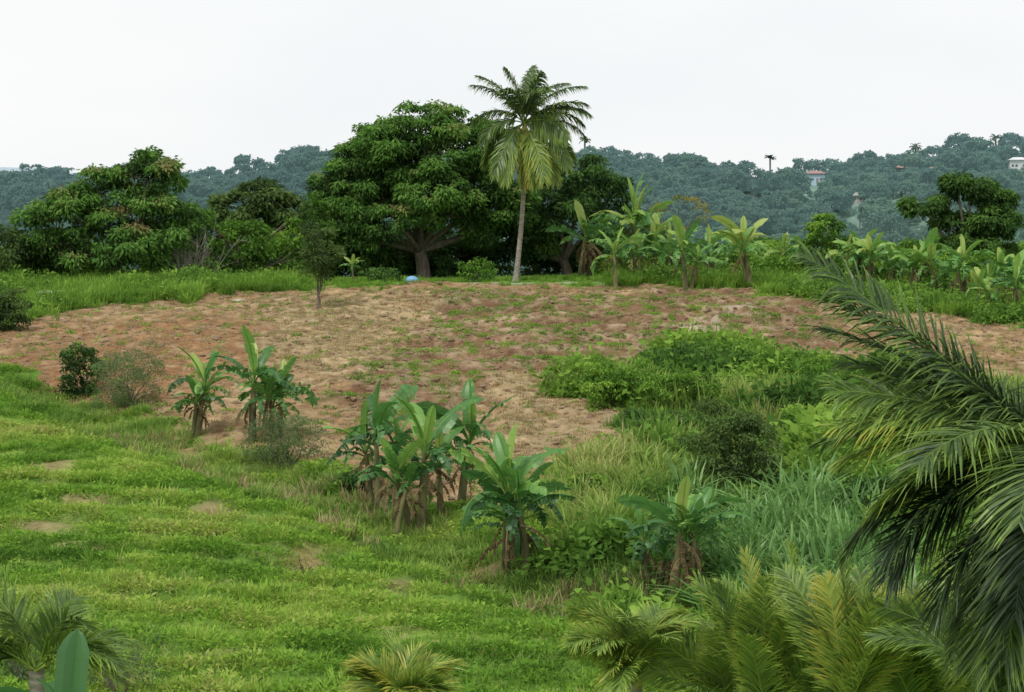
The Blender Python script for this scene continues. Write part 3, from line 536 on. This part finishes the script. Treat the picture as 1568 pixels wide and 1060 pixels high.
for i in range(9):
    c=top+np.array([rng.normal()*.3,rng.normal()*.3,-.45-rng.random()*.3]); a=np.linspace(0,np.pi,7); 
    tube(B,np.stack([0*a+c[0],0*a+c[1],c[2]+.17*np.cos(a)],1),.13*np.sin(a)+.002,8,2)
B.obj('coconut_palm',[pbark,palml,nutm])
# ---------------------------------------------------------------- foreground coconut palm at right
d=22; B=MB(); top=P3(1655,715,d); palm_trunk(B,(top[0]+.5,d+.4,G(top[0]+.5,d+.4)-.2),top,.17,.13,.2)
FR=[(178,42,3.95,8,.33,-.6),(186,26,2.8,38,.66,-.2),(174,20,2.6,45,.64,.1),(195,8,2.5,65,.15,.2),(160,2,2.9,65,.12,0),(200,-10,2.4,70,.12,.3),(182,-30,2.2,45,.3,0),(150,26,3.2,60,.3,.2),(130,35,3.4,60,.25,0),(215,30,2.8,65,.4,0),(110,32,3.6,60,.3,0),(70,50,4,70,.3,0),(30,40,4,70,.3,0),(0,20,4,80,.3,0),(-30,45,4,70,.35,0),(-60,30,3.6,80,.4,0),(-90,20,2.9,80,.35,0),(240,15,2.6,85,.15,0),(240,25,2.7,80,.4,0),(225,-30,2.6,50,.35,.2),(168,-45,2.5,35,.3,0),(190,14,2.5,55,.6,.4),(166,33,2.9,30,.3,-.2),(172,40,3.3,18,.3,.3),(176,6,2.4,60,.1,.3),(205,-45,2.5,30,.45,0),(168,24,2.7,40,.35,0),(182,-2,2.5,70,.08,-.3),
 (190,-58,2.6,20,.2,.2),(215,-62,2.8,15,.45,0),(250,-58,2.6,20,.15,0),(270,-45,2.4,40,.35,0),(175,-66,2.4,12,.1,0),(160,36,3.2,22,.25,.1),(235,-5,2.4,80,.1,.2),(182,30,2.9,30,.45,-.5)]
for az,el,L_,bd,t,ro in FR: frond(B,top+rng.normal(size=3)*.06,R(az),R(el),L_,R(bd),100,1.0,.031,t-.04,ro,.32,rr=.03)
B.obj('coconut_palm',[pbark,palml])
def ypalm(px,row,d,nf,L_,t,el=(45,85),bend=(30,70),gap=0.,ll=.75,name='young_coconut_palm'):
    B=MB(); c=P3(px,row,d); g=G(c[0],d); 
    if c[2]>g: palm_trunk(B,(c[0],d,g-.2),c,.13,.11,.05,16)
    else: c[2]=g
    for i in range(nf):
        az=rng.random()*360
        frond(B,c+rng.normal(size=3)*.05,R(az),R(rng.uniform(*el)),L_*rng.uniform(.8,1.1),R(rng.uniform(*bend)),80,ll,.028,np.clip(t+rng.normal()*.1,0,1),rng.normal()*.5,.22,rr=.022,gap=gap,fw=.85)
    return B.obj(name,[pbark,palml])
ypalm(1180,1130,31,18,2.6,.58,(62,89),(15,45)); ypalm(1300,1110,29,20,2.4,.62,(58,89),(15,45)); ypalm(1430,1130,30,18,2.4,.55,(55,89),(20,50)); ypalm(1540,1080,27,16,2.0,.5,(45,85)); ypalm(1125,1120,34,12,2.1,.55,(50,85)); ypalm(1240,1120,33,14,2.8,.62,(68,89),(10,35)); ypalm(1370,1120,33,14,2.5,.62,(62,88),(15,40)); ypalm(1490,1140,32,14,2.4,.55,(55,88),(20,50))
ypalm(975,1050,34,18,1.75,.64,(35,88),(50,100)); ypalm(610,1080,31,14,.9,.7,(40,80),(60,100)); ypalm(50,1030,28,14,1.6,.48,(30,85),(50,100),gap=.3)
# big-leaved banana rising from the slope just below the viewpoint
B=MB(); bx,by=(100-784)/F*25.5,25.5; z0=G(bx,by); tz=(400-1130)/F*by
tube(B,[(bx,by,z0-.1),(bx+.03,by,(z0+tz)/2),(bx,by,tz)],[.16,.12,.06],9,0)
for az,el,L_,W_,bd,t in [(75,84,1.35,.46,12,.2),(200,55,1.3,.42,60,.25),(330,50,1.3,.42,70,.3),(120,50,1.3,.42,70,.2),(20,40,1.3,.42,80,.2),(260,30,1.2,.4,80,.25)]: bleaf(B,(bx,by,tz),R(az),R(el),L_,W_,R(bd),t,1,.08,.2,.4)
B.obj('banana_plant',[bstem,banl,band])
# ---------------------------------------------------------------- royal palms on the far ridge
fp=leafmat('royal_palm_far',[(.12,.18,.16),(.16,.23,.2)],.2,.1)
for px,dd,rw in ((1178,880,244),(1522,885,212),(895,885,216),(1400,885,226)):
    B=MB(); t_=P3(px,rw,dd); g=G(t_[0],dd); palm_trunk(B,(t_[0],dd,g-1),t_,.5,.4,.1,14,7)
    for i in range(13): frond(B,t_,i*2.4,R(rng.uniform(0,75)),3.0,R(80),16,1.1,.35,.3,0,.5,rr=.1)
    B.obj('royal_palm',[farb,fp])
# ---------------------------------------------------------------- small things
bl=rough('blue_tent_fabric',(.15,.33,.6),(.2,.42,.7),6,.1,.5)
cx,cy=(631-784)/F*122,122.0; cz=G(cx,cy); B=MB(); nn=24; ph=np.linspace(0,np.pi/2,8)
V=[];a=np.arange(nn)*2*np.pi/nn
for q in ph: rr=.42*np.cos(q)*(1-.05*np.cos(a*6)**2)+.002; V.append(np.stack([rr*np.cos(a),rr*np.sin(a),0*a+.30*np.sin(q)+.05],1))
V=np.concatenate(V)+[cx,cy,cz]; i=np.arange(7)[:,None]*nn; j=np.arange(nn)[None]
B.add(V,np.stack([i+j,i+(j+1)%nn,i+nn+(j+1)%nn,i+nn+j],-1).reshape(-1,4),0,.5,True)
tube(B,np.stack([cx+.43*np.cos(np.append(a,0)),cy+.43*np.sin(np.append(a,0)),cz+.05+0*np.append(a,0)],1),.015,5)
for q in range(6): tube(B,[(cx+.42*math.cos(q),cy+.42*math.sin(q),cz-.05),(cx+.42*math.cos(q),cy+.42*math.sin(q),cz+.07)],.02,5)
B.obj('blue_dome_tent',[bl])
stm=rough('pale_stone',(.36,.34,.3),(.55,.52,.47),5,.3)
def stone(name,px,row,w,h,n=1,spread=0):
    bm=bmesh.new()
    sx,sd=hitw(px,row)
    for i in range(n):
        r=bmesh.ops.create_icosphere(bm,subdivisions=2,radius=1); ox=rng.uniform(-spread,spread); oy=rng.normal()*spread*.15
        for v in r['verts']: v.co=v.co*(1+.25*rng.random()); v.co.x=v.co.x*w*rng.uniform(.95,1.05)+sx+ox; v.co.y=v.co.y*w*.7+sd+oy; v.co.z=v.co.z*h+G(sx+ox,sd+oy)+h*.3
    me=bpy.data.meshes.new(name); bm.to_mesh(me); bm.free(); me.materials.append(stm); ob=bpy.data.objects.new(name,me); scene.collection.objects.link(ob)
stone('flat_rock',366,461,.36,.09); stone('rubble_stones',66,462,.28,.45,12,1.0)
# ---------------------------------------------------------------- world, sun, camera
w=bpy.data.worlds.new('World'); scene.world=w; w.use_nodes=True; nt=w.node_tree; nt.nodes.clear(); L=nt.links
EL=R(58); AZ=R(215)
sk=N_(nt,'ShaderNodeTexSky',sky_type='NISHITA',sun_disc=False,sun_elevation=EL,sun_rotation=AZ); sk.dust_density=4
tc=N_(nt,'ShaderNodeTexCoord'); mp=N_(nt,'ShaderNodeMapping'); mp.inputs['Scale'].default_value=(1,1,3); L.new(tc.outputs['Generated'],mp.inputs[0])
no=N_(nt,'ShaderNodeTexNoise'); no.inputs['Scale'].default_value=2.6; no.inputs['Detail'].default_value=6; L.new(mp.outputs[0],no.inputs['Vector'])
rp=N_(nt,'ShaderNodeValToRGB'); rp.color_ramp.elements[0].position=.3; rp.color_ramp.elements[1].position=.7; rp.color_ramp.elements[0].color=(9.2,9.5,9.7,1); rp.color_ramp.elements[1].color=(10.3,10.3,10.2,1); L.new(no.outputs['Fac'],rp.inputs[0])
mx=N_(nt,'ShaderNodeMix',data_type='RGBA'); mx.inputs[0].default_value=.95; L.new(sk.outputs[0],mx.inputs[6]); L.new(rp.outputs[0],mx.inputs[7])
bg=N_(nt,'ShaderNodeBackground'); bg.inputs['Strength'].default_value=.1; L.new(mx.outputs[2],bg.inputs[0]); o=N_(nt,'ShaderNodeOutputWorld'); L.new(bg.outputs[0],o.inputs[0])
sl=bpy.data.lights.new('sun','SUN'); sl.energy=1.9; sl.angle=R(10); sl.color=(1,.95,.86); so=bpy.data.objects.new('sun',sl); scene.collection.objects.link(so)
sd_=Vector((math.sin(AZ)*math.cos(EL),math.cos(AZ)*math.cos(EL),math.sin(EL))); so.rotation_euler=sd_.to_track_quat('Z','Y').to_euler()
cam=bpy.data.cameras.new('camera'); cam.sensor_width=36; cam.lens=18/(784/F); cam.clip_end=20000; cam.clip_start=.5
co=bpy.data.objects.new('camera',cam); scene.collection.objects.link(co); co.location=(0,0,0); co.rotation_euler=(R(90)-math.atan(130/F),0,0); scene.camera=co
scene.view_settings.view_transform='Standard'; scene.view_settings.look='None'; scene.view_settings.exposure=0
print('done')
